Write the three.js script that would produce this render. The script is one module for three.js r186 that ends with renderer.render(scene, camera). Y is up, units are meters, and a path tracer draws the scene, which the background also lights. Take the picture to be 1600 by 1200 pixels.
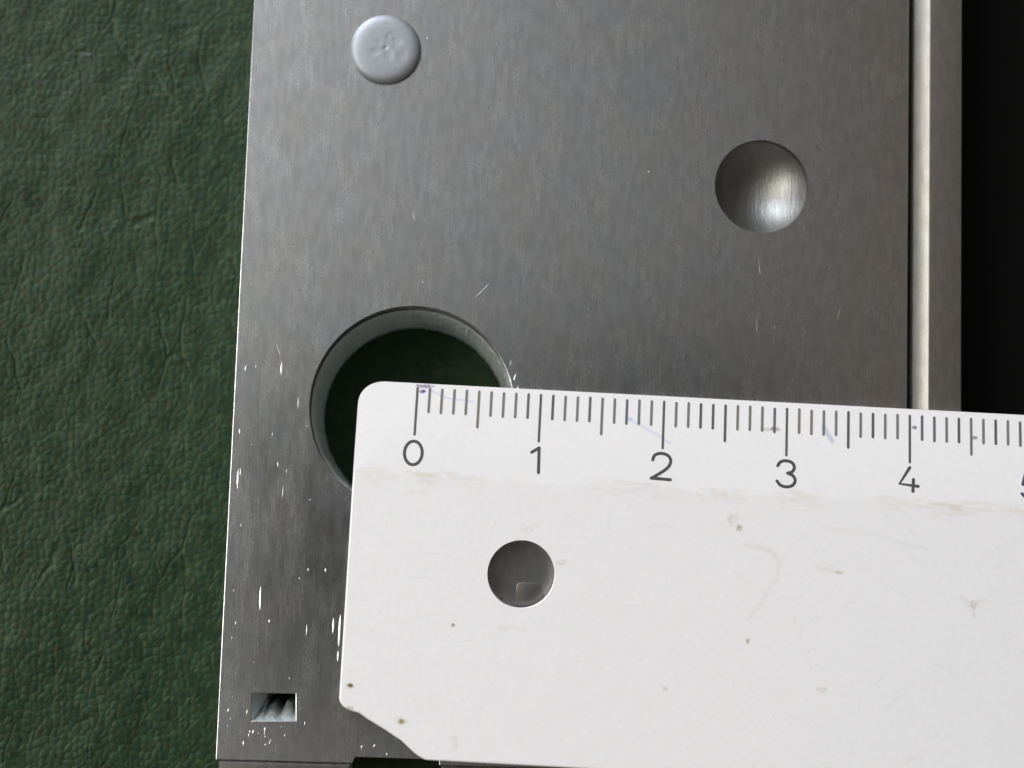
import * as THREE from 'three';
import { mergeGeometries, mergeVertices, toCreasedNormals } from 'three/addons/utils/BufferGeometryUtils.js';
import { RoundedBoxGeometry } from 'three/addons/geometries/RoundedBoxGeometry.js';
import { RectAreaLightUniformsLib } from 'three/addons/lights/RectAreaLightUniformsLib.js';
import { Brush, Evaluator, SUBTRACTION } from 'three-bvh-csg';
import { createNoise2D } from 'simplex-noise';

// ---------------------------------------------------------------- camera
const MM = 0.001;                       // everything small is drawn in millimetres and scaled
const TOP = 11;                         // top of the lock case above the leather, mm
const scene = new THREE.Scene();
scene.background = new THREE.Color(0x000000);
const camera = new THREE.PerspectiveCamera(29.61, 4 / 3, 0.02, 12);
camera.position.set(0, (118.29 + TOP) * MM, 0);
{
  const f = new THREE.Vector3(0.038795, -0.994581, -0.096456), up = new THREE.Vector3(-0.035949, 0.095077, -0.994821);
  camera.up.copy(up);
  camera.lookAt(camera.position.clone().add(f));
}
camera.focus = 0.1158;
camera.userData.fStop = 21;

const renderer = new THREE.WebGLRenderer();
renderer.toneMapping = THREE.LinearToneMapping;
renderer.toneMappingExposure = 1;
renderer.shadowMap.enabled = true;

// ---------------------------------------------------------------- light: one window in the wall to the left
RectAreaLightUniformsLib.init();
const BACK_WINDOW = { x: -0.95, y: 0.98, z: -1.45, w: 1.26, h: 1.56 };
const LEFT_WINDOW = { x: -1.5, y: 1.4, z: 0.0, w: 0.9, h: 0.8 };
const backLight = new THREE.RectAreaLight(new THREE.Color(0.92, 0.98, 1.08), 7.9, BACK_WINDOW.w, BACK_WINDOW.h);
backLight.position.set(BACK_WINDOW.x, BACK_WINDOW.y, BACK_WINDOW.z);
backLight.lookAt(BACK_WINDOW.x, BACK_WINDOW.y, 1);
scene.add(backLight);
const leftLight = new THREE.RectAreaLight(new THREE.Color(1.0, 1.0, 0.95), 8.4, LEFT_WINDOW.w, LEFT_WINDOW.h);
leftLight.position.set(LEFT_WINDOW.x, LEFT_WINDOW.y, LEFT_WINDOW.z);
leftLight.lookAt(1, LEFT_WINDOW.y, LEFT_WINDOW.z);
scene.add(leftLight);
const LAMP = { x: -1.05, y: 1.755, z: -0.35, w: 0.5, d: 0.4 };
const lampLight = new THREE.RectAreaLight(new THREE.Color(1.08, 1.0, 0.7), 5.5, LAMP.w, LAMP.d);
lampLight.position.set(LAMP.x, LAMP.y, LAMP.z);
lampLight.lookAt(LAMP.x, 0, LAMP.z);
scene.add(lampLight);

// ---------------------------------------------------------------- helpers
let seed = 20240;
const rnd = () => { seed = (seed * 1664525 + 1013904223) % 4294967296; return seed / 4294967296; };
const noise = createNoise2D(rnd);
const mix = (a, b, t) => a + (b - a) * t;
const smooth = (a, b, x) => { const t = Math.min(1, Math.max(0, (x - a) / (b - a))); return t * t * (3 - 2 * t); };
const hash = (i, j, k) => {
  let h = Math.imul(i ^ Math.imul(k, 0x27d4eb2d), 0x85ebca6b); h = Math.imul(h ^ (h >>> 15), 0x2c1b3c6d) ^ Math.imul(j, 0x9e3779b1);
  h = Math.imul(h ^ (h >>> 16), 0x85ebca6b); h = Math.imul(h ^ (h >>> 13), 0xc2b2ae35);
  return ((h ^ (h >>> 16)) >>> 0) / 4294967296;
};

function part(name, geometry, material, parent, label) {
  const m = new THREE.Mesh(geometry, material);
  m.name = name; m.castShadow = m.receiveShadow = true;
  if (label) m.userData.label = label;
  parent.add(m);
  return m;
}
function thing(name, label, category, x = 0, y = 0, z = 0) {
  const o = new THREE.Group();
  o.name = name; o.position.set(x, y, z);
  o.userData = { label, category };
  scene.add(o);
  return o;
}
function structure(name, geometry, material, label) {
  const m = part(name, geometry, material, scene, label);
  m.userData.kind = 'structure';
  return m;
}
const std = (o) => new THREE.MeshStandardMaterial(o);
const phys = (o) => new THREE.MeshPhysicalMaterial(o);
function dataMap(w, h, fn, srgb) {
  const d = new Uint8Array(w * h * 4);
  for (let j = 0; j < h; j++) for (let i = 0; i < w; i++) {
    const c = fn(i, j), o = (j * w + i) * 4;
    for (let k = 0; k < 3; k++) d[o + k] = Math.max(0, Math.min(255, Math.floor((c.length ? c[k] : c) * 255 + rnd())));
    d[o + 3] = 255;
  }
  const t = new THREE.DataTexture(d, w, h);
  t.wrapS = t.wrapT = THREE.RepeatWrapping; t.magFilter = THREE.LinearFilter; t.needsUpdate = true;
  if (srgb) t.colorSpace = THREE.SRGBColorSpace;
  return t;
}
// puts uv in millimetres / size on a geometry from its own x and z
function planarUV(g, size, fx = (x) => x, fz = (z) => z) {
  const p = g.attributes.position, uv = new Float32Array(p.count * 2);
  for (let i = 0; i < p.count; i++) { uv[2 * i] = fx(p.getX(i)) / size; uv[2 * i + 1] = fz(p.getZ(i)) / size; }
  g.setAttribute('uv', new THREE.BufferAttribute(uv, 2));
  return g;
}
// an outline in (x, z), extruded downwards from y = top, with a small chamfer; millimetres
function slab(outline, holes, top, depth, bevel, segments = 2, curve = 48) {
  const s = new THREE.Shape(outline.map(([x, z]) => new THREE.Vector2(x, -z)));
  for (const h of holes) {
    const p = new THREE.Path();
    if (h.r) p.absarc(h.x, -h.z, h.r, 0, Math.PI * 2, true);
    else h.map(([x, z], i) => (i ? p.lineTo(x, -z) : p.moveTo(x, -z)));
    s.holes.push(p);
  }
  let g = new THREE.ExtrudeGeometry(s, { depth: depth - 2 * bevel, bevelEnabled: bevel > 0, bevelSize: bevel, bevelThickness: bevel, bevelOffset: -bevel, bevelSegments: segments, curveSegments: curve });
  g.translate(0, 0, -depth + bevel); g.rotateX(-Math.PI / 2); g.translate(0, top, 0);
  return g;
}
const finish = (g, angle = 0.6) => { g = toCreasedNormals(g, angle); g.scale(MM, MM, MM); return g; };

// ---------------------------------------------------------------- materials
// rolled, zinc-plated sheet: fine grain along z, blotches of passivation tint
const T = 2048, SHEET = 72;          // one picture covers 72 mm, all of the plate that is in view
const streak = (i, j, s, k) => noise(i * s + k * 31, j * s * 0.035 + k * 17);
const zincTint = dataMap(T, T, (i, j) => {
  const x = i / T * SHEET, z = j / T * SHEET;
  const h = 0.6 * noise(x * 0.17, z * 0.13) + 0.35 * noise(x * 0.5 + 40, z * 0.36) + 0.25 * noise(x * 1.3 + 7, z * 1.1);
  const v = 0.6 * noise(x * 0.21 + 90, z * 0.16 + 5) + 0.3 * noise(x * 0.8 + 11, z * 0.7 + 60);
  const g = 0.014 * streak(i, j, 0.4, 1) + 0.01 * streak(i, j, 0.12, 2) + 0.07 * (rnd() - 0.5) + 0.022 * noise(x * 5, z * 3.4) + 0.03 * noise(x * 1.1, z * 0.4);
  const b = 0.79 + g;
  return [b + 0.008 * h, b + 0.006 * v - 0.002 * h, b - 0.002 - 0.01 * h - 0.006 * v];
}, true);
const zincRelief = dataMap(T, T, (i, j) => 0.5 + 0.2 * streak(i, j, 0.45, 3) + 0.08 * streak(i, j, 0.15, 4) + 0.1 * noise(i * 0.3, j * 0.08));
const smudges = [[36.1, -38, 1.0, 1.3, 0.2], [6.3, 3.6, 5, 5.5, 0.24], [35.4, -33.2, 0.4, 0.5, 0.15], [26.6, -24, 0.6, 0.3, 0.1], [13, -41.5, 1.5, 3, 0.08], [4, -33, 1.2, 4, 0.07], [11.5, -28, 1, 2.2, 0.08], [20, -36, 1.6, 3.4, 0.07], [-12, -20, 1.2, 2.4, 0.06], [30, -20, 1.4, 2.6, 0.07], [17, -18, 0.9, 2, 0.08]];
const zincRough = dataMap(T, T, (i, j) => { const x = i / T * SHEET, z = j / T * SHEET; const r = 0.8 + 0.05 * streak(i, j, 0.25, 5) + 0.07 * noise(x * 0.3, z * 0.1) + 0.04 * noise(x * 0.8, z * 0.22 + 3) + 0.03 * noise(x * 2, z * 1.2 + 9);
  let dull = 0;                                       // greasy spots rubbed into the sheet
  for (const [a, b, w, l, k] of smudges) { const d = Math.hypot((x - 22 - a) / w, (z - 50 - b) / l) + 0.35 * noise(x * 1.7, z * 1.7); if (d < 1) dull = Math.max(dull, k * smooth(1, 0.5, d)); }
  const q = Math.min(1, r + dull * (0.8 + 0.4 * rnd()));
  return [q, q, q];
});
const zincTop = phys({ color: new THREE.Color(0.85, 0.855, 0.84), map: zincTint, metalness: 1, roughness: 0.32, roughnessMap: zincRough, bumpMap: zincRelief, bumpScale: 0.0000035, anisotropy: 0.3, anisotropyRotation: Math.PI / 2 });
const wallRelief = dataMap(512, 512, (i, j) => 0.5 + 0.3 * noise(i * 0.11, j * 0.006) + 0.2 * noise(i * 0.35, j * 0.02 + 30));
const zincWall = std({ color: new THREE.Color(0.78, 0.82, 0.82), metalness: 0.1, roughness: 0.5, bumpMap: wallRelief, bumpScale: 0.00006 });
const zincSmooth = std({ color: new THREE.Color(0.62, 0.62, 0.62), metalness: 1, roughness: 0.3, bumpMap: zincRelief, bumpScale: 0.000008 });
const zincBright = std({ color: new THREE.Color(0.76, 0.77, 0.75), metalness: 1, roughness: 0.3 });
const zincTorn = std({ color: new THREE.Color(0.86, 0.89, 0.86), metalness: 0.45, roughness: 0.34, flatShading: true });
const zincMatte = std({ color: new THREE.Color(0.345, 0.36, 0.385), metalness: 0.7, roughness: 0.55, bumpMap: zincRelief, bumpScale: 0.000008 });

// ---------------------------------------------------------------- room round the desk (outside the frame; the metal mirrors it)
const slabBox = (w, h, d, x, y, z) => { const g = new THREE.BoxGeometry(w, h, d); g.translate(x, y, z); return g; };
const plaster = std({ color: new THREE.Color(0.43, 0.42, 0.41), roughness: 0.95 });
const panelling = std({ color: new THREE.Color(0.13, 0.085, 0.06), roughness: 0.6 });
structure('ceiling', slabBox(2.22, 0.1, 2.3, -0.59, 1.85, -0.5), plaster);
structure('ceiling_panelling', slabBox(1.38, 0.11, 2.3, 1.21, 1.855, -0.5), std({ color: new THREE.Color(0.42, 0.33, 0.26), roughness: 0.8 }));
structure('floor', slabBox(3.6, 0.1, 2.3, 0.1, -0.8, -0.5), panelling);
structure('wall_right', slabBox(0.1, 2.55, 2.25, 1.85, 0.525, -0.5), std({ color: new THREE.Color(0.075, 0.05, 0.036), roughness: 0.6 }));
structure('wall_front', slabBox(3.4, 2.55, 0.1, 0.1, 0.525, 0.56), std({ color: new THREE.Color(0.06, 0.045, 0.036), roughness: 0.7 }));
const white = std({ color: new THREE.Color(0.8, 0.8, 0.78), roughness: 0.4 });
// a wall along u with one opening; made in its own plane, then turned
function windowWall(name, q, u0, u1, along, turn, at, label, glow) {
  const a = along - q.w / 2, b = along + q.w / 2, y0 = q.y - q.h / 2, y1 = q.y + q.h / 2;
  const g = mergeGeometries([slabBox(a - u0, 2.55, 0.1, (a + u0) / 2, 0.525, 0), slabBox(u1 - b, 2.55, 0.1, (u1 + b) / 2, 0.525, 0), slabBox(q.w, y0 + 0.75, 0.1, along, (y0 - 0.75) / 2, 0), slabBox(q.w, 1.8 - y1, 0.1, along, (y1 + 1.8) / 2, 0)]);
  g.rotateY(turn); g.translate(...at);
  structure(name, g, plaster);
  const win = thing(turn ? 'window_001' : 'window', label, 'window', q.x + (turn ? -0.1 : 0), q.y, q.z + (turn ? 0 : -0.1));
  win.rotation.y = turn;
  const { w, h } = q;
  const frame = [slabBox(w, 0.05, 0.05, 0, h / 2 - 0.03, 0), slabBox(w, 0.05, 0.05, 0, -h / 2 + 0.03, 0), slabBox(0.05, h - 0.12, 0.05, w / 2 - 0.03, 0, 0), slabBox(0.05, h - 0.12, 0.05, -w / 2 + 0.03, 0, 0)];
  part('frame', mergeGeometries(frame), white, win);
  part('window_pane', slabBox(w - 0.11, h - 0.11, 0.01, 0, 0, -0.01), std({ color: 0x000000, emissive: glow, emissiveIntensity: 1, roughness: 0.2 }), win);
}
windowWall('wall_back', BACK_WINDOW, -1.6, 1.8, BACK_WINDOW.x, 0, [0, 0, BACK_WINDOW.z - 0.12], 'wide white framed window in the wall behind the desk', new THREE.Color(0.9, 0.97, 1.07));
windowWall('wall_left', LEFT_WINDOW, -0.55, 1.6, -LEFT_WINDOW.z, Math.PI / 2, [LEFT_WINDOW.x - 0.12, 0, 0], 'small white framed window in the wall left of the desk', new THREE.Color(1.05, 1, 0.9));

{
  const lamp = thing('ceiling_lamp', 'flat warm white ceiling lamp above the left side of the desk', 'lamp', LAMP.x, LAMP.y + 0.01, LAMP.z);
  part('lamp_housing', slabBox(LAMP.w + 0.04, 0.03, LAMP.d + 0.04, 0, 0.024, 0), white, lamp);
  part('diffuser', slabBox(LAMP.w, 0.005, LAMP.d, 0, 0.002, 0), std({ color: 0x111111, emissive: new THREE.Color(1.08, 1, 0.8), emissiveIntensity: 0.5 }), lamp);
}

// ---------------------------------------------------------------- green leather
function creases(x, z, cell, k) {                    // distance to the nearest border between irregular cells, and the cell's own number
  const i0 = Math.floor(x / cell), j0 = Math.floor(z / cell);
  let a = 9, b = 9, id = 0;
  for (let j = j0 - 1; j <= j0 + 1; j++) for (let i = i0 - 1; i <= i0 + 1; i++) {
    const dx = (i + 0.1 + 0.8 * hash(i, j, k)) - x / cell, dz = (j + 0.1 + 0.8 * hash(i, j, k + 1)) - z / cell, d = Math.hypot(dx, dz);
    if (d < a) { b = a; a = d; id = hash(i, j, k + 2); } else if (d < b) b = d;
  }
  return [b - a, id, a];
}
function leatherAt(x, z) {                           // [height in millimetres, tone of the pebble]
  const wx = x + 0.16 * noise(x * 0.4, z * 0.4), wz = z + 0.16 * noise(x * 0.4 + 20, z * 0.4);
  const bend = noise(x * 0.05, z * 0.035);
  const [p, pid, pd] = creases(wx, wz * 0.93, 0.64, 3);
  const [c, cid] = creases(wx * 1.7 + 1.1 * noise(z * 0.1, 4), wz * 0.42, 5.6, 23);
  const line = (1 - smooth(0, 0.07, c)) * smooth(0.35, 0.7, cid + 0.4 * bend) * smooth(-0.4, 0.3, noise(x * 0.2, z * 0.12));
  let h = 0.04 * smooth(-0.05, 0.42, p) * (0.5 + 0.65 * pid) * (1 - 0.7 * pd * pd) - 0.075 * line;
  h += 0.1 * noise(x * 0.09, z * 0.06) + 0.05 * noise(x * 0.26 + 3, z * 0.2) + 0.012 * noise(x * 0.9, z * 0.8 + 8);
  return [h, pid];
}
{
  const lines = (spots) => { const out = []; for (const [a, b, s] of spots) for (let v = a; v < b - 1e-6; v += s) out.push(v); out.push(spots.at(-1)[1]); return out; };
  const X = lines([[-400, -100, 25], [-100, -44, 4], [-44, -17, 0.062], [-17, 10, 0.7], [10, 39.5, 1.5]]);
  const Z = lines([[-300, -100, 25], [-100, -52, 4], [-52, 26, 0.066], [26, 60, 3], [60, 300, 20]]);
  const P = new Float32Array(X.length * Z.length * 3), UV = new Float32Array(X.length * Z.length * 2), C = new Float32Array(X.length * Z.length * 3), I = new Uint32Array((X.length - 1) * (Z.length - 1) * 6);
  let o = 0, u = 0, n = 0;
  for (const z of Z) for (const x of X) {
    const [h, tone] = leatherAt(x, z), warm = 0.14 * (Math.abs(tone * 7 % 1) - 0.5), k = 0.85 + 0.3 * tone;
    C.set([k * (1 + warm), k * (1 + 0.3 * warm), k * (1 - warm)], o);
    P[o++] = x * MM; P[o++] = (h - 0.25) * MM; P[o++] = z * MM;
    UV[u++] = x / 30; UV[u++] = z / 30;
  }
  for (let j = 0; j < Z.length - 1; j++) for (let i = 0; i < X.length - 1; i++) {
    const a = j * X.length + i, b = a + X.length;
    I.set([a, b, a + 1, a + 1, b, b + 1], n); n += 6;
  }
  const g = new THREE.BufferGeometry();
  g.setAttribute('position', new THREE.BufferAttribute(P, 3)); g.setAttribute('uv', new THREE.BufferAttribute(UV, 2)); g.setAttribute('color', new THREE.BufferAttribute(C, 3)); g.setIndex(new THREE.BufferAttribute(I, 1));
  g.computeVertexNormals();
  const dye = dataMap(512, 512, (i, j) => {
    const x = i / 512 * 30, z = j / 512 * 30, a = 0.5 * noise(x * 0.5, z * 0.5) + 0.35 * noise(x * 1.7, z * 1.7) + 0.4 * (rnd() - 0.5), b = noise(x * 0.9 + 50, z * 0.9);
    return [0.105 + 0.035 * a + 0.03 * b, 0.182 + 0.05 * a, 0.105 + 0.03 * a - 0.02 * b];
  }, true);
  structure('leather_pad', g, phys({ map: dye, vertexColors: true, roughness: 0.42, specularIntensity: 0.6, specularColor: new THREE.Color(0.92, 1, 0.82) }), 'dark green pebbled leather surface under the metal lock');
  const pad = new THREE.BoxGeometry(0.4393, 0.0025, 0.6); pad.translate(-0.1804, -0.0018, 0);
  structure('leather_pad_core', pad, std({ color: new THREE.Color(0.01, 0.025, 0.015), roughness: 0.7 }), 'stiff core of the green leather pad');
  const desk = new RoundedBoxGeometry(0.9, 0.03, 0.66, 3, 0.006); desk.translate(0, -0.0182, 0);
  structure('desk_top', desk, phys({ color: new THREE.Color(0.008, 0.0077, 0.0072), roughness: 0.85, specularIntensity: 0.25 }), 'black desk top beyond the right edge of the metal lock');
}

// ---------------------------------------------------------------- the lock case
const lock = thing('mortise_lock', 'grey zinc-plated steel lock case with round holes lying on green leather under the ruler', 'lock', 0.01, 0, -0.01);
const atLock = (g) => g.translate(-0.01, 0, 0.01);
const L = -17.91, R = 37.32, BACK = -80, END = 19.25;
const sq = { x0: 5.5, x1: 7.72, z0: 4.6, z1: 6.9 }, slot = [[-15.3, 14.0], [-15.25, 16.15], [-11.75, 16.05], [-11.85, 13.95]];
const squareHole = [[sq.x0 + 0.3, sq.z0], [sq.x0 + 0.09, sq.z0 + 0.09], [sq.x0, sq.z0 + 0.3], [sq.x0, sq.z1], [sq.x1, sq.z1], [sq.x1, sq.z0 + 0.6], [sq.x1 - 0.15, sq.z0 + 0.18], [sq.x1 - 0.55, sq.z0]];
const notched = [[L, BACK], [R, BACK], [R, END], [-0.2, END], [-0.25, 18.82], [-6.9, 18.78], [-7.1, END], [L, END]];
{
  const cover = slab(notched, [{ x: -3.45, z: -9.25, r: 8.42 }, { x: 24.95, z: -28.8, r: 4.0 }, slot], TOP, 1.2, 0.055, 2, 64);
  planarUV(cover, SHEET, (x) => x + 22, (z) => z + 50);
  part('cover_plate', atLock(finish(cover, 0.2)), zincTop, lock, 'flat brushed cover plate with two round holes and slots');

  const body = slab([[L + 0.05, BACK + 0.1], [R - 0.1, BACK + 0.1], [R - 0.1, END - 0.05], [-0.1, END - 0.05], [-0.1, 18.75], [-7.05, 18.75], [-7.05, END - 0.05], [L + 0.05, END - 0.05]],
    [{ x: -3.45, z: -9.15, r: 8.5 }, { x: 24.95, z: -28.8, r: 4.1 }, slot.map(([x, z]) => [x + (x < -13 ? -0.2 : 0.2), z + (z < 15 ? -0.2 : 0.2)])], TOP - 1.2, TOP - 1.2, 0.05, 1, 64);
  part('case_body', atLock(finish(body, 0.2)), zincWall, lock, 'thick case body seen through the holes');

  // sheared, torn walls of the big hole and of the slot: many small facets with their own tilt
  const strips = (ring, rows, closed) => {
    const P = [], n = ring.length;
    for (let i = 0; i < (closed ? n : n - 1); i++) for (let k = 0; k < rows.length - 1; k++) {
      const a = ring[i](rows[k], k), b = ring[(i + 1) % n](rows[k], k), c = ring[i](rows[k + 1], k + 1), d = ring[(i + 1) % n](rows[k + 1], k + 1);
      P.push(...a, ...b, ...c, ...b, ...d, ...c);
    }
    const g = new THREE.BufferGeometry();
    g.setAttribute('position', new THREE.BufferAttribute(new Float32Array(P), 3)); g.computeVertexNormals(); g.scale(MM, MM, MM);
    return g;
  };
  const N = 210, rings = [], depths = [1.15, 1.7, 2.6, 4.2, 6.5, 8.8, 11];
  for (let i = 0; i < N; i++) {
    const t = i / N * Math.PI * 2, j = depths.map((d, k) => (0.06 * (rnd() - 0.5) + 0.1 * noise(i * 0.35, k * 0.5)) * (k < 3 ? 1.2 : 0.15));
    rings.push((d, k) => { const q = 8.33 - 0.012 * d - 0.1 * smooth(1.1, 3, d) * (0.5 + Math.abs(noise(i * 0.5, 44))) - (k ? Math.abs(j[k]) : 0); return [-3.43 + q * Math.cos(t), TOP - d, -9.15 + q * Math.sin(t)]; });
  }
  part('hole_wall', atLock(strips(rings, depths, true)), zincTorn, lock, 'rough torn silver wall of the big round hole');
  const around = [];
  for (let e = 0; e < 4; e++) for (let k = 0, m = e % 2 ? 11 : 7; k < m; k++) { const a = slot[e], b = slot[(e + 1) % 4]; around.push([mix(a[0], b[0], k / m), mix(a[1], b[1], k / m)]); }
  const slotRows = [0.1, 0.7, 1.4, 2.3, 11];
  const lining = around.map(([x, z], i) => {
    const lip = z > 15.9 ? [0.5, 0.5, 0.3, 0.3, 0.6, 0.6, 0.28, 0.28, 0.54, 0.54, 0.34][i % 11] + 0.04 * rnd() : x < -14.8 ? 0.46 + 0.06 * rnd() : 0.04;
    return (d, k) => { const f = Math.min(1, (d - 0.1) / 2.1); return [z > 15.9 ? mix(x, -13.5, x < -14.8 ? 0.46 * f : 0.05 * f) : mix(x, -13.5, lip * f), TOP - d, z > 15.9 ? mix(z, 14.0, lip * f * (0.92 + 0.12 * rnd())) : mix(z, 15, 0.05 * f)]; };
  });
  part('slot_wall', atLock(strips(lining, slotRows, true)), std({ color: new THREE.Color(0.62, 0.66, 0.66), metalness: 0.6, roughness: 0.4, flatShading: true }), lock, 'bright torn wall of the small slot');

  const flange = (x0, x1) => slab([[x0, END + 0.06], [x1, END + 0.06], [x1, 23], [x0, 23]], [], TOP - 0.25, 9, 0.35, 4);
  const ends = mergeGeometries([flange(L + 0.1, -7.15), flange(-0.1, R)]);
  ends.translate(0, -TOP, -END); ends.rotateX(0.16); ends.translate(0, TOP, END);
  planarUV(ends, SHEET, (x) => x + 22, (z) => z + 50);
  part('end_flange', atLock(finish(ends, 0.2)), zincTop, lock, 'narrow end flange with a dark notch');
}
{
  // faceplate: the edge strip along the right side, standing a little above the cover
  const h = 1.2, x0 = 37.72, x1 = 41.5, y0 = -TOP;
  const s = new THREE.Shape();
  s.moveTo(x0, y0 + 0.3); s.lineTo(x0, h - 1.1); s.quadraticCurveTo(x0 + 0.24, h - 0.52, x0 + 0.97, h - 0.03); s.quadraticCurveTo(x0 + 1.02, h, x0 + 1.08, h);
  s.lineTo(x1 - 0.12, h); s.absarc(x1 - 0.12, h - 0.12, 0.12, Math.PI / 2, 0, true); s.lineTo(x1, y0 + 0.3);
  const g = new THREE.ExtrudeGeometry(s, { depth: 130, bevelEnabled: false, curveSegments: 10 });
  g.translate(0, TOP, -90);
  planarUV(g, SHEET, (x) => x + 22, (z) => z + 50);
  part('faceplate', atLock(finish(g, 0.5)), std({ color: new THREE.Color(0.53, 0.495, 0.455), metalness: 1, roughness: 0.44, map: zincTint, bumpMap: zincRelief, bumpScale: 0.00001 }), lock, 'raised faceplate strip with a bright rounded edge');
}
{
  // rivet: low domed head with a worn pit in the middle
  const pr = [[0, 0.71], [0.1, 0.72], [0.2, 0.76], [0.7, 0.78], [1.4, 0.775], [2.0, 0.755], [2.45, 0.68], [2.75, 0.52], [2.93, 0.26], [2.9, -0.02]].map(([x, y]) => new THREE.Vector2(x, y * 0.78));
  const curve = new THREE.SplineCurve(pr.slice(2));
  let g = new THREE.LatheGeometry([...pr.slice(0, 2), ...curve.getPoints(28)], 72);
  const p = g.attributes.position;
  const pits = [[0.45, -0.95, 0.6, 0.02], [0.95, -0.6, 0.5, 0.025], [-0.6, -0.45, 0.35, 0.014], [0.85, 0.0, 0.35, 0.012], [-0.8, 0.3, 0.5, 0.02], [0.3, 0.6, 0.5, 0.02], [1.4, 0.6, 0.6, 0.02]];
  for (let i = 0; i < p.count; i++) {
    const x = p.getX(i), z = p.getZ(i); let y = p.getY(i), d = Math.hypot(x, z);
    for (const [a, b, r, k] of pits) y -= k * (1 - smooth(r * 0.4, r, Math.hypot(x - a, z - b)));
    p.setY(i, y + 0.005 * noise(x * 2, z * 2) * smooth(3, 2, d));
  }
  g.computeVertexNormals();
  planarUV(g, SHEET, (x) => x + 22, (z) => z + 50);
  g.translate(-6.8, TOP, -39.05); g.scale(MM, MM, MM);
  part('rivet', atLock(g), zincMatte, lock, 'pale domed rivet head near the top left');
}
{
  // dimple: bowl pressed into the plate
  const r = 3.9, d = 2.15, R0 = (r * r + d * d) / (2 * d), pts = [];
  for (let i = 0; i <= 30; i++) { const a = Math.asin(r / R0) * i / 30; pts.push(new THREE.Vector2(R0 * Math.sin(a), -d + R0 - R0 * Math.cos(a))); }
  pts.push(new THREE.Vector2(3.94, 0.08), new THREE.Vector2(3.96, 0.5));
  const g = new THREE.LatheGeometry(pts, 72);
  planarUV(g, SHEET, (x) => x + 22, (z) => z + 50);
  g.translate(24.95, TOP - 0.58, -28.8); g.scale(MM, MM, MM);
  part('dimple', atLock(g), std({ color: new THREE.Color(0.5, 0.495, 0.475), map: zincTint, metalness: 1, roughness: 0.46, bumpMap: zincRelief, bumpScale: 0.00004 }), lock, 'round shiny bowl-shaped dimple in the plate');
}
{
  // end of a small square peg, just proud of the cover
  const g = slab(squareHole, [], TOP + 0.05, 1.0, 0.04, 2);
  planarUV(g, SHEET, (x) => x + 22, (z) => z + 50);
  part('square_peg', atLock(finish(g)), std({ color: new THREE.Color(0.24, 0.22, 0.205), metalness: 1, roughness: 0.36, bumpMap: zincRelief, bumpScale: 0.000003 }), lock, 'dark square peg end seen through the hole of the ruler');
}
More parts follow.
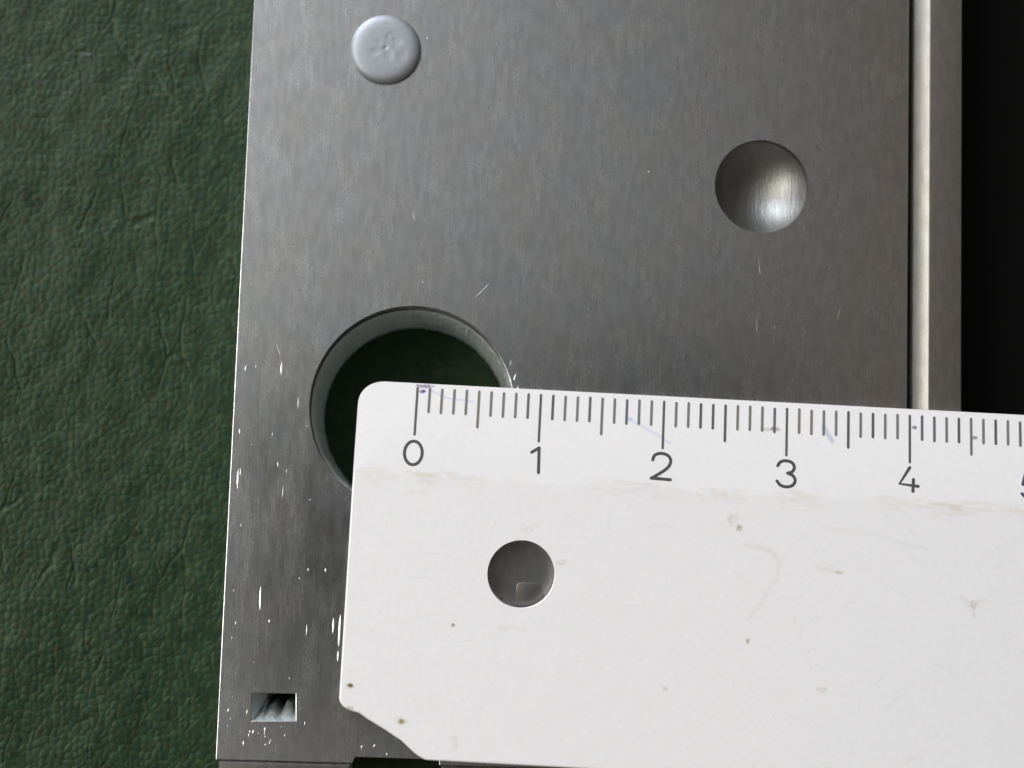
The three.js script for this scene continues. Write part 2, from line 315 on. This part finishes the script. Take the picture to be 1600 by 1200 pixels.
{
  // nicks: small raised burrs along the rolling grain, x, z, width, length
  const nicks = [[-15.0, 6.5, 0.24, 2.1], [-17.26, -3, 0.24, 1.8], [-17.66, -1.7, 0.28, 1.35], [-14.2, -12.1, 0.2, 1.3], [-12.7, -9.3, 0.2, 1.1], [-17.72, -10.6, 0.2, 2.1], [-11.2, 8.9, 0.2, 1.1], [-9.1, 8.5, 0.24, 1.5], [-8.58, 8.9, 0.2, 2.8], [-8.62, 10.9, 0.2, 1.0], [-9.9, 4.1, 0.22, 0.4], [-11.3, 4.1, 0.2, 0.3], [-14.2, 8.3, 0.24, 0.35],
    [-17.1, 9.7, 0.22, 0.26], [-13.6, -2, 0.15, 1.5], [-17.1, -12, 0.15, 0.7], [5.1, -11.0, 0.3, 0.8, -0.1], [4.85, -12.05, 0.28, 0.7, -0.25], [4.45, -13.2, 0.2, 0.7, -0.4], [-5.4, 17.9, 0.4, 0.4], [-6.4, 18, 0.34, 0.4], [-4.4, 18.5, 0.24, 0.3], [-15.62, 15.5, 0.18, 0.5], [-17.1, 15.4, 0.22, 0.35]];
  for (let i = 0; i < 13; i++) nicks.push([-14.1 + 1.9 * (rnd() + rnd() + rnd() - 1.5), 17.3 + 0.8 * (rnd() + rnd() - 1), 0.12 + 0.12 * rnd(), 0.2 + 0.35 * rnd()]);
  for (let i = 0; i < 26; i++) { const w = 0.07 + 0.06 * rnd(); nicks.push([-17.4 + 9 * rnd() * rnd(), -14 + 32 * rnd(), w, w * (1.5 + 8 * rnd() * rnd())]); }
  for (let i = 0; i < 16; i++) { const w = 0.06 + 0.05 * rnd(); nicks.push([-17 + 53 * rnd(), -44 + 30 * rnd(), w, w * (1 + 2 * rnd())]); }
  for (let i = 0; i < 8; i++) nicks.push([-16 + 50 * rnd(), -42 + 26 * rnd(), 0.035, 0.6 + 2 * rnd(), 0.5 * (rnd() - 0.5)]);
  nicks.push([1.9, -19.1, 0.04, 2.2, -0.9], [-14.6, -13.8, 0.05, 2.0, 0.4], [-3, -19.6, 0.07, 0.5, 0.3]);
  const P = [];
  for (const [x, z, wide, l, lean] of nicks) {
    const w = wide * 0.72;
    if ([-0.5, 0, 0.5].some((k) => Math.hypot(x + k * l * (lean ?? 0) + 3.45, z + k * l + 9.25) < 8.5) || x - w < L + 0.12) continue;
    const h = w * (l > 0.8 ? 0.22 : 0.1 + 0.15 * rnd()), tilt = lean ?? 0.08 * (rnd() - 0.5), a = [x - w / 2, z], y = TOP - 0.004;
    const n = Math.max(1, Math.round(l / 0.7)), rows = [];
    for (let k = 0; k <= n; k++) {
      const t = k / n, e = k === 0 || k === n, ww = e ? w * 0.25 : w * (0.75 + 0.5 * rnd()), hh = e ? 0 : h * (0.8 + 0.4 * rnd()), zz = z - l / 2 + t * l, xx = x + tilt * (zz - z) + 0.03 * w * (rnd() - 0.5);
      rows.push([[xx - ww / 2, y, zz], [xx, y + hh, zz], [xx + ww / 2, y, zz]]);
    }
    if (n === 1) rows.splice(1, 0, [[x - w / 2, y, z], [x, y + h, z], [x + w / 2, y, z]]);
    for (let k = 0; k < rows.length - 1; k++) for (let s = 0; s < 2; s++) {
      const A = rows[k][s], B = rows[k + 1][s], C = rows[k][s + 1], D = rows[k + 1][s + 1];
      P.push(...A, ...B, ...C, ...C, ...B, ...D);
    }
  }
  const g = new THREE.BufferGeometry();
  g.setAttribute('position', new THREE.BufferAttribute(new Float32Array(P), 3));
  g.computeVertexNormals(); g.scale(MM, MM, MM);
  const m = part('surface_nicks', atLock(g), zincBright, lock, 'small bright nicks and scratches in the plate');
  m.userData.kind = 'stuff';
}

// ---------------------------------------------------------------- the ruler, drawn flat in its own millimetres: x along, y up, z across; then laid on the lock
const ruler = thing('ruler', 'white plastic centimetre ruler with chipped corner lying across the metal lock', 'ruler');
const EDGE = 0.88, SLOPE = Math.tan(5.69 * Math.PI / 180), FLAT = 7.35, THICK = EDGE + SLOPE * FLAT, W = 29.5;
{
  const yaw = -1.31 * Math.PI / 180, roll = 1.5 * Math.PI / 180;
  ruler.rotation.set(0, yaw, roll, 'YXZ');
  ruler.position.set(-3.024 * MM, (TOP + 1.0 - EDGE) * MM, -10.935 * MM);
  ruler.updateMatrix();

  const LEFT = -4.72, z0 = -0.22, RIGHT = 155;
  const s = new THREE.Shape();
  const V = (x, z) => [x, -z];
  s.moveTo(...V(LEFT + 2.15, z0)); s.lineTo(...V(RIGHT, z0 - 0.6)); s.lineTo(...V(RIGHT, W)); s.lineTo(...V(2.55, W));
  s.quadraticCurveTo(...V(2.15, W - 0.05), ...V(1.5, 28.98)); s.lineTo(...V(0.4, 28.07)); s.lineTo(...V(-0.95, 27.3)); s.lineTo(...V(-2.3, 26.58)); s.lineTo(...V(-3.0, 26.15)); s.lineTo(...V(-3.75, 25.98));
  s.quadraticCurveTo(...V(-4.55, 25.7), ...V(-4.64, 25.05)); s.lineTo(...V(LEFT, 1.75)); s.bezierCurveTo(...V(LEFT, 0.5), ...V(LEFT + 0.95, z0), ...V(LEFT + 2.15, z0));
  const h = new THREE.Path(); h.absarc(9.17, -14.62, 2.86, 0, Math.PI * 2, true); s.holes.push(h);
  const b = 0.16;
  const g = new THREE.ExtrudeGeometry(s, { depth: THICK - 2 * b, bevelEnabled: true, bevelSize: b, bevelThickness: b, bevelOffset: -b, bevelSegments: 3, curveSegments: 40 });
  g.translate(0, 0, b); g.rotateX(-Math.PI / 2);
  // the sloped graduated edge, cut away with a wedge
  const wedge = new THREE.BufferGeometry();
  {
    const A = [[-0.999, EDGE - SLOPE * 1], [FLAT, THICK], [FLAT + 12, THICK + 12 * SLOPE], [-0.999, THICK + 3]], x0 = LEFT - 5, x1 = RIGHT + 5, P = [];
    const p = (i, x) => [x, A[i][1], A[i][0]], quad = (a, b2, c, d) => P.push(...a, ...b2, ...c, ...a, ...c, ...d);
    for (let i = 0; i < 4; i++) { const j = (i + 1) % 4; quad(p(i, x0), p(j, x0), p(j, x1), p(i, x1)); }
    quad(p(3, x0), p(2, x0), p(1, x0), p(0, x0)); quad(p(0, x1), p(1, x1), p(2, x1), p(3, x1));
    wedge.setAttribute('position', new THREE.BufferAttribute(new Float32Array(P), 3));
    wedge.computeVertexNormals();
    wedge.setAttribute('uv', new THREE.BufferAttribute(new Float32Array(P.length / 3 * 2), 2));
    // make sure that the faces look outwards
    const v = (k) => new THREE.Vector3().fromArray(P, k * 3); let vol = 0;
    for (let k = 0; k < P.length / 9; k++) vol += v(3 * k).dot(v(3 * k + 1).clone().cross(v(3 * k + 2)));
    if (vol < 0) { const q = wedge.attributes.position.array; for (let k = 0; k < q.length; k += 9) for (let c = 0; c < 3; c++) { const t = q[k + c]; q[k + c] = q[k + 3 + c]; q[k + 3 + c] = t; } wedge.computeVertexNormals(); }
  }
  g.clearGroups();
  const ev = new Evaluator(); ev.useGroups = false;
  const A = new Brush(g), B = new Brush(wedge); A.updateMatrixWorld(); B.updateMatrixWorld();
  let cut = ev.evaluate(A, B, SUBTRACTION).geometry;
  cut = cut.index ? cut.toNonIndexed() : cut;
  // uv: 64 mm of ruler on the picture of its stains
  const S = 64, p = cut.attributes.position, uv = new Float32Array(p.count * 2);
  for (let i = 0; i < p.count; i++) { uv[2 * i] = (p.getX(i) + 6) / S; uv[2 * i + 1] = 1 - (p.getZ(i) + 1) / 32; }
  cut.setAttribute('uv', new THREE.BufferAttribute(uv, 2));

  const cw = 2048, ch = 1024, cv = document.createElement('canvas'); cv.width = cw; cv.height = ch;
  const c = cv.getContext('2d'), X = (x) => (x + 6) / S * cw, Z = (z) => (z + 1) / 32 * ch, K = cw / S;
  c.fillStyle = '#e9e6e5'; c.fillRect(0, 0, cw, ch);
  for (let i = 0; i < 26000; i++) { const t = rnd(); c.fillStyle = t < 0.5 ? 'rgba(255,255,255,0.03)' : `rgba(${190 + 40 * rnd() | 0},${195 + 20 * rnd() | 0},${190 + 40 * rnd() | 0},0.035)`; c.beginPath(); c.ellipse(cw * rnd(), ch * rnd(), 2 + 7 * rnd(), 2 + 6 * rnd(), 3 * rnd(), 0, 6.283); c.fill(); }
  const spot = (x, z, rx, rz, col, a) => { for (let i = 0; i < 26; i++) { const t = rnd() * 6.283, q = Math.sqrt(rnd()); c.fillStyle = `rgba(${col},${a * (0.3 + 0.7 * rnd())})`; c.beginPath(); c.ellipse(X(x + rx * q * Math.cos(t)), Z(z + rz * q * Math.sin(t)), (0.06 + 0.3 * rnd() * rx) * K, (0.06 + 0.3 * rnd() * rz) * K, rnd() * 3, 0, 6.283); c.fill(); } };
  const stroke = (pts, w, col, a) => { for (const [f, q] of [[2.6, 0.2], [1.6, 0.3], [0.8, 0.4]]) { c.strokeStyle = `rgba(${col},${a * q})`; c.lineWidth = w * f * K; c.lineCap = c.lineJoin = 'round'; c.beginPath(); pts.forEach(([x, z], i) => (i ? c.lineTo(X(x), Z(z)) : c.moveTo(X(x), Z(z)))); c.stroke(); } };
  // grime gathered where the sloped edge begins
  for (let i = 0; i < 900; i++) {
    const x = -4.6 + 60 * rnd(), d = rnd() * rnd() * (rnd() < 0.7 ? 1 : -0.4), z = FLAT - 0.25 + 1.5 * d + 0.25 * noise(x * 0.4, 3);
    const on = 0.5 + 0.7 * noise(x * 0.16, 8) + (x < 6 ? 0.35 : 0);
    if (on <= 0) continue;
    c.fillStyle = `rgba(${150 + 20 * rnd() | 0},${138 + 12 * rnd() | 0},105,${0.035 * on})`;
    c.beginPath(); c.ellipse(X(x), Z(z), (0.1 + 0.8 * rnd()) * K, (0.05 + 0.16 * rnd()) * K, 0.06 * (rnd() - 0.5), 0, 6.283); c.fill();
  }
  for (let i = 0; i < 520; i++) {                    // loose scuffs all over
    const x = -4 + 58 * rnd(), z = 8 + 21 * rnd(), d = noise(x * 0.2, z * 0.25);
    if (d < -0.1) continue;
    c.fillStyle = `rgba(150,138,118,${0.05 + 0.06 * rnd()})`;
    c.beginPath(); c.ellipse(X(x), Z(z), (0.03 + 0.2 * rnd() * rnd()) * K, (0.02 + 0.06 * rnd()) * K, 3 * rnd(), 0, 6.283); c.fill();
  }
  for (let i = 0; i < 40; i++) {
    let x = -3 + 56 * rnd(), z = 9 + 19 * rnd(), a = rnd() * 6; const pts = [[x, z]];
    for (let k = 0; k < 3 + 5 * rnd(); k++) { a += 0.7 * (rnd() - 0.5); x += 0.4 * Math.cos(a); z += 0.25 * Math.sin(a); pts.push([x, z]); }
    stroke(pts, 0.06 + 0.09 * rnd(), '160,152,140', 0.07);
  }
  spot(-3.82, 24.03, 0.14, 0.12, '70,52,30', 0.5); spot(-3.8, 24.05, 0.32, 0.28, '150,135,95', 0.16); spot(0.34, 26.6, 0.22, 0.16, '130,110,75', 0.35); spot(0.36, 26.6, 0.45, 0.35, '160,145,110', 0.1); spot(-3.8, 25.8, 0.35, 0.15, '150,125,110', 0.12);
  spot(4.6, 28, 0.3, 0.7, '140,140,120', 0.06); spot(26.35, 10.0, 0.2, 0.25, '130,118,80', 0.22); spot(25.9, 9.4, 0.5, 0.5, '150,140,115', 0.08);
  stroke([[26.9, 11.3], [28.2, 11.5], [29.0, 11.7], [29.6, 12.4]], 0.22, '150,140,115', 0.11); stroke([[29.7, 12.7], [29.4, 14], [28.5, 15.6], [27.4, 17.2]], 0.2, '150,145,130', 0.09); spot(27.4, 18.9, 0.15, 0.2, '130,120,95', 0.140);
  stroke([[32.8, 12.8], [34.6, 13.1]], 0.2, '150,140,115', 0.12); spot(34.5, 13.1, 0.3, 0.1, '150,140,120', 0.105); stroke([[44.3, 14.6], [45.3, 15.0], [46.3, 14.6]], 0.2, '150,135,115', 0.12); stroke([[45.3, 15.0], [45.4, 16]], 0.22, '150,135,115', 0.13); spot(45.3, 15.1, 0.4, 0.3, '150,135,115', 0.084);
  stroke([[39, 10.4], [41.5, 10.9]], 0.14, '150,145,140', 0.11); stroke([[33, 9.5], [36.2, 9.9]], 0.14, '160,150,135', 0.08); stroke([[7.6, 19.0], [8.8, 18.8], [9.7, 19.1]], 0.16, '150,145,125', 0.11); spot(4.0, 18.9, 0.12, 0.1, '130,125,115', 0.210); spot(12.3, 13.5, 0.4, 0.2, '160,140,110', 0.098); spot(33.4, 22.4, 0.5, 0.2, '190,150,120', 0.098); spot(9.4, 11.0, 0.6, 0.35, '150,140,120', 0.056); spot(21, 23, 0.2, 0.2, '150,140,120', 0.084); spot(41, 27.5, 0.8, 0.4, '160,140,125', 0.042);
  // ballpoint marks near the graduated edge
  spot(0.42, 0.42, 0.26, 0.1, '70,50,110', 0.350); spot(0.55, -0.02, 0.7, 0.09, '60,45,90', 0.210); stroke([[0.1, 0.05], [1.0, 0.0]], 0.16, '80,60,110', 0.22); stroke([[1.2, 0.35], [2.4, 0.85], [3.8, 0.95], [4.6, 1.05]], 0.1, '110,120,220', 0.22); stroke([[17.0, 1.7], [18.6, 2.4], [20.6, 3.5]], 0.13, '120,135,225', 0.22); spot(17.2, 1.7, 0.25, 0.15, '110,120,210', 0.084);
  stroke([[33.0, 1.5], [33.7, 2.6]], 0.22, '95,105,160', 0.33); stroke([[28.1, 1.95], [29.4, 1.9]], 0.15, '125,105,85', 0.33); spot(29, 1.85, 0.4, 0.12, '130,110,90', 0.210); spot(40.4, 1.1, 0.18, 0.12, '80,85,95', 0.210); spot(45.3, 1.7, 0.2, 0.12, '90,95,100', 0.210);
  const stains = new THREE.CanvasTexture(cv); stains.colorSpace = THREE.SRGBColorSpace;
  const scuff = dataMap(512, 512, (i, j) => { const r = 0.72 + 0.14 * noise(i * 0.02, j * 0.03) + 0.12 * noise(i * 0.1, j * 0.25 + 40); return [r, r, r]; });
  part('ruler_blade', finish(cut, 0.25), phys({ map: stains, roughness: 0.6, roughnessMap: scuff, specularIntensity: 0.8 }), ruler, 'white blade with sloped edge, hanging hole and chipped corner');

  // printed ink, 0.012 mm thick, lying on the sloped edge
  const inks = [[0.06, 0.062, 0.058], [0.09, 0.093, 0.088], [0.165, 0.17, 0.16], [0.19, 0.17, 0.15], [0.12, 0.125, 0.135]].map(([r, gg, b2]) => std({ color: new THREE.Color(r, gg, b2), roughness: 0.55 }));
  const ribbons = (lines, w) => {                   // flat strokes with round ends as a very thin solid
    const out = [];
    for (const pts of lines) {
      const q = pts.length > 2 && pts.smooth !== false ? new THREE.CatmullRomCurve3(pts.map(([x, z]) => new THREE.Vector3(x, 0, z)), !!pts.closed, 'catmullrom', 0.5).getPoints(pts.length * 8) : pts.map(([x, z]) => new THREE.Vector3(x, 0, z));
      const l = [], r = [], at = (i) => q[Math.max(0, Math.min(q.length - 1, i))];
      for (let i = 0; i < q.length; i++) {
        const t = (pts.closed ? q[(i + 1) % (q.length - 1)].clone().sub(q[(i - 1 + q.length - 1) % (q.length - 1)]) : at(i + 1).clone().sub(at(i - 1))).normalize();
        l.push([q[i].x - t.z * w / 2, q[i].z + t.x * w / 2]); r.push([q[i].x + t.z * w / 2, q[i].z - t.x * w / 2]);
      }
      if (pts.closed) {
        const sh = new THREE.Shape(l.slice(0, -1).map((a) => new THREE.Vector2(a[0], -a[1]))), ho = new THREE.Path(r.slice(0, -1).map((a) => new THREE.Vector2(a[0], -a[1])));
        const area = (pp) => Math.abs(THREE.ShapeUtils.area(pp.getPoints()));
        if (area(sh) > area(ho)) { sh.holes.push(ho); out.push(sh); } else { const s2 = new THREE.Shape(ho.getPoints()); s2.holes.push(new THREE.Path(sh.getPoints())); out.push(s2); }
        continue;
      }
      const cap = (o, a, flip) => { const res = []; for (let k = 1; k < 6; k++) { const t = a + (flip ? -1 : 1) * Math.PI * k / 6; res.push([o.x + w / 2 * Math.cos(t), o.z + w / 2 * Math.sin(t)]); } return res; };
      const e = q.at(-1), s0 = q[0], ang = (o, a) => Math.atan2(a[1] - o.z, a[0] - o.x);
      const loop = [...l, ...cap(e, ang(e, l.at(-1)), true), ...r.reverse(), ...cap(s0, ang(s0, r.at(-1)), true)];
      out.push(new THREE.Shape(loop.map(([x, z]) => new THREE.Vector2(x, -z))));
    }
    const gs = out.map((sh, i) => { const gg = new THREE.ExtrudeGeometry(sh, { depth: 0.012 + 0.0015 * i, bevelEnabled: false }); gg.rotateX(-Math.PI / 2); gg.scale(MM, MM, MM); return gg; });
    return gs.length > 1 ? mergeGeometries(gs) : gs[0];
  };
  const onEdge = (m, x, z) => { m.position.set(x * MM, (EDGE + SLOPE * z + 0.001) * MM, z * MM); m.rotation.x = -Math.atan(SLOPE); };
  const line = (a) => Object.assign(a, { smooth: false });
  const tick = [2.0, 3.0, 3.9].map((len) => ribbons([line([[0, 0.1], [0, len]])], len > 3.5 ? 0.2 : 0.22));
  for (let k = 0; k <= 56; k++) {
    const kind = k % 10 === 0 ? 2 : k % 5 === 0 ? 1 : 0;
    const m = part('tick_mark', tick[kind], inks[kind === 2 ? 1 : [1, 2, 2, 3, 2, 4, 2][Math.floor(rnd() * 7)]], ruler);
    onEdge(m, k, 0.05 + 0.06 * rnd() + (kind ? 0 : 0.02));
  }
  const ell = (rx, rz, n = 14) => { const a = []; for (let i = 0; i < n; i++) a.push([rx * Math.sin(i / n * 6.2832), -rz * Math.cos(i / n * 6.2832)]); a.closed = true; return a; };
  const digits = [
    [ell(0.71, 0.95)],
    [line([[-0.5, -0.62], [0.05, -0.98]]), line([[0.08, -1.0], [0.12, 1.0]])],
    [[[-0.76, -0.5], [-0.66, -0.82], [-0.36, -1.02], [0.08, -1.05], [0.5, -0.88], [0.68, -0.52], [0.58, -0.1], [0.2, 0.3], [-0.4, 0.72], [-0.82, 1.0]], line([[-0.84, 0.98], [0.7, 1.03]])],
    [[[-0.68, -0.62], [-0.45, -0.95], [0, -1.06], [0.48, -0.92], [0.66, -0.55], [0.5, -0.2], [0.12, -0.06]], [[0.12, -0.06], [0.55, 0.12], [0.74, 0.5], [0.56, 0.88], [0.1, 1.05], [-0.42, 0.95], [-0.72, 0.62]]],
    [line([[0.14, -1.0], [-0.68, 0.35], [0.82, 0.48]]), line([[0.44, -0.05], [0.4, 0.9]])],
    [line([[0.6, -1.0], [-0.4, -1.0], [-0.6, -0.1]]), [[-0.6, -0.1], [-0.1, -0.35], [0.4, -0.22], [0.68, 0.2], [0.6, 0.66], [0.2, 1.0], [-0.3, 1.0], [-0.68, 0.66]]],
  ];
  const where = [[0, 5.45], [9.98, 5.48], [20.0, 5.43], [30.0, 5.46], [39.85, 5.4], [49.75, 5.35]];
  digits.forEach((d, n) => {
    const m = part('numeral', ribbons(d, n === 4 ? 0.26 : 0.25), n === 5 ? std({ color: new THREE.Color(0.06, 0.065, 0.11), roughness: 0.55 }) : inks[0], ruler, `printed black number ${n} on the ruler`);
    onEdge(m, ...where[n]);
  });
}

// ---------------------------------------------------------------- the compact camera held over the lock; the plate mirrors its dark body
{
  const cam = thing('compact_camera', 'black compact camera held above the lock and ruler', 'camera', camera.position.x, camera.position.y, camera.position.z);
  cam.quaternion.copy(camera.quaternion);
  const black = std({ color: new THREE.Color(0.03, 0.03, 0.032), roughness: 0.5 });
  const body = new RoundedBoxGeometry(0.104, 0.06, 0.024, 4, 0.006); body.translate(0.012, 0, 0.034);
  part('camera_body', body, black, cam);
  const barrel = new THREE.LatheGeometry([[0.006, 0], [0.0165, 0], [0.018, 0.0015], [0.018, 0.014], [0.022, 0.015], [0.022, 0.02]].map(([x, y]) => new THREE.Vector2(x, y)), 48); barrel.rotateX(Math.PI / 2); barrel.translate(0, 0, 0.002);
  part('lens_barrel', barrel, black, cam);
  const glass = new THREE.SphereGeometry(0.012, 32, 12, 0, 6.2832, 0, 0.55); glass.rotateX(-Math.PI / 2); glass.translate(0, 0, 0.017);
  part('lens', glass, std({ color: new THREE.Color(0.01, 0.01, 0.02), roughness: 0.05 }), cam);
}

renderer.render(scene, camera);
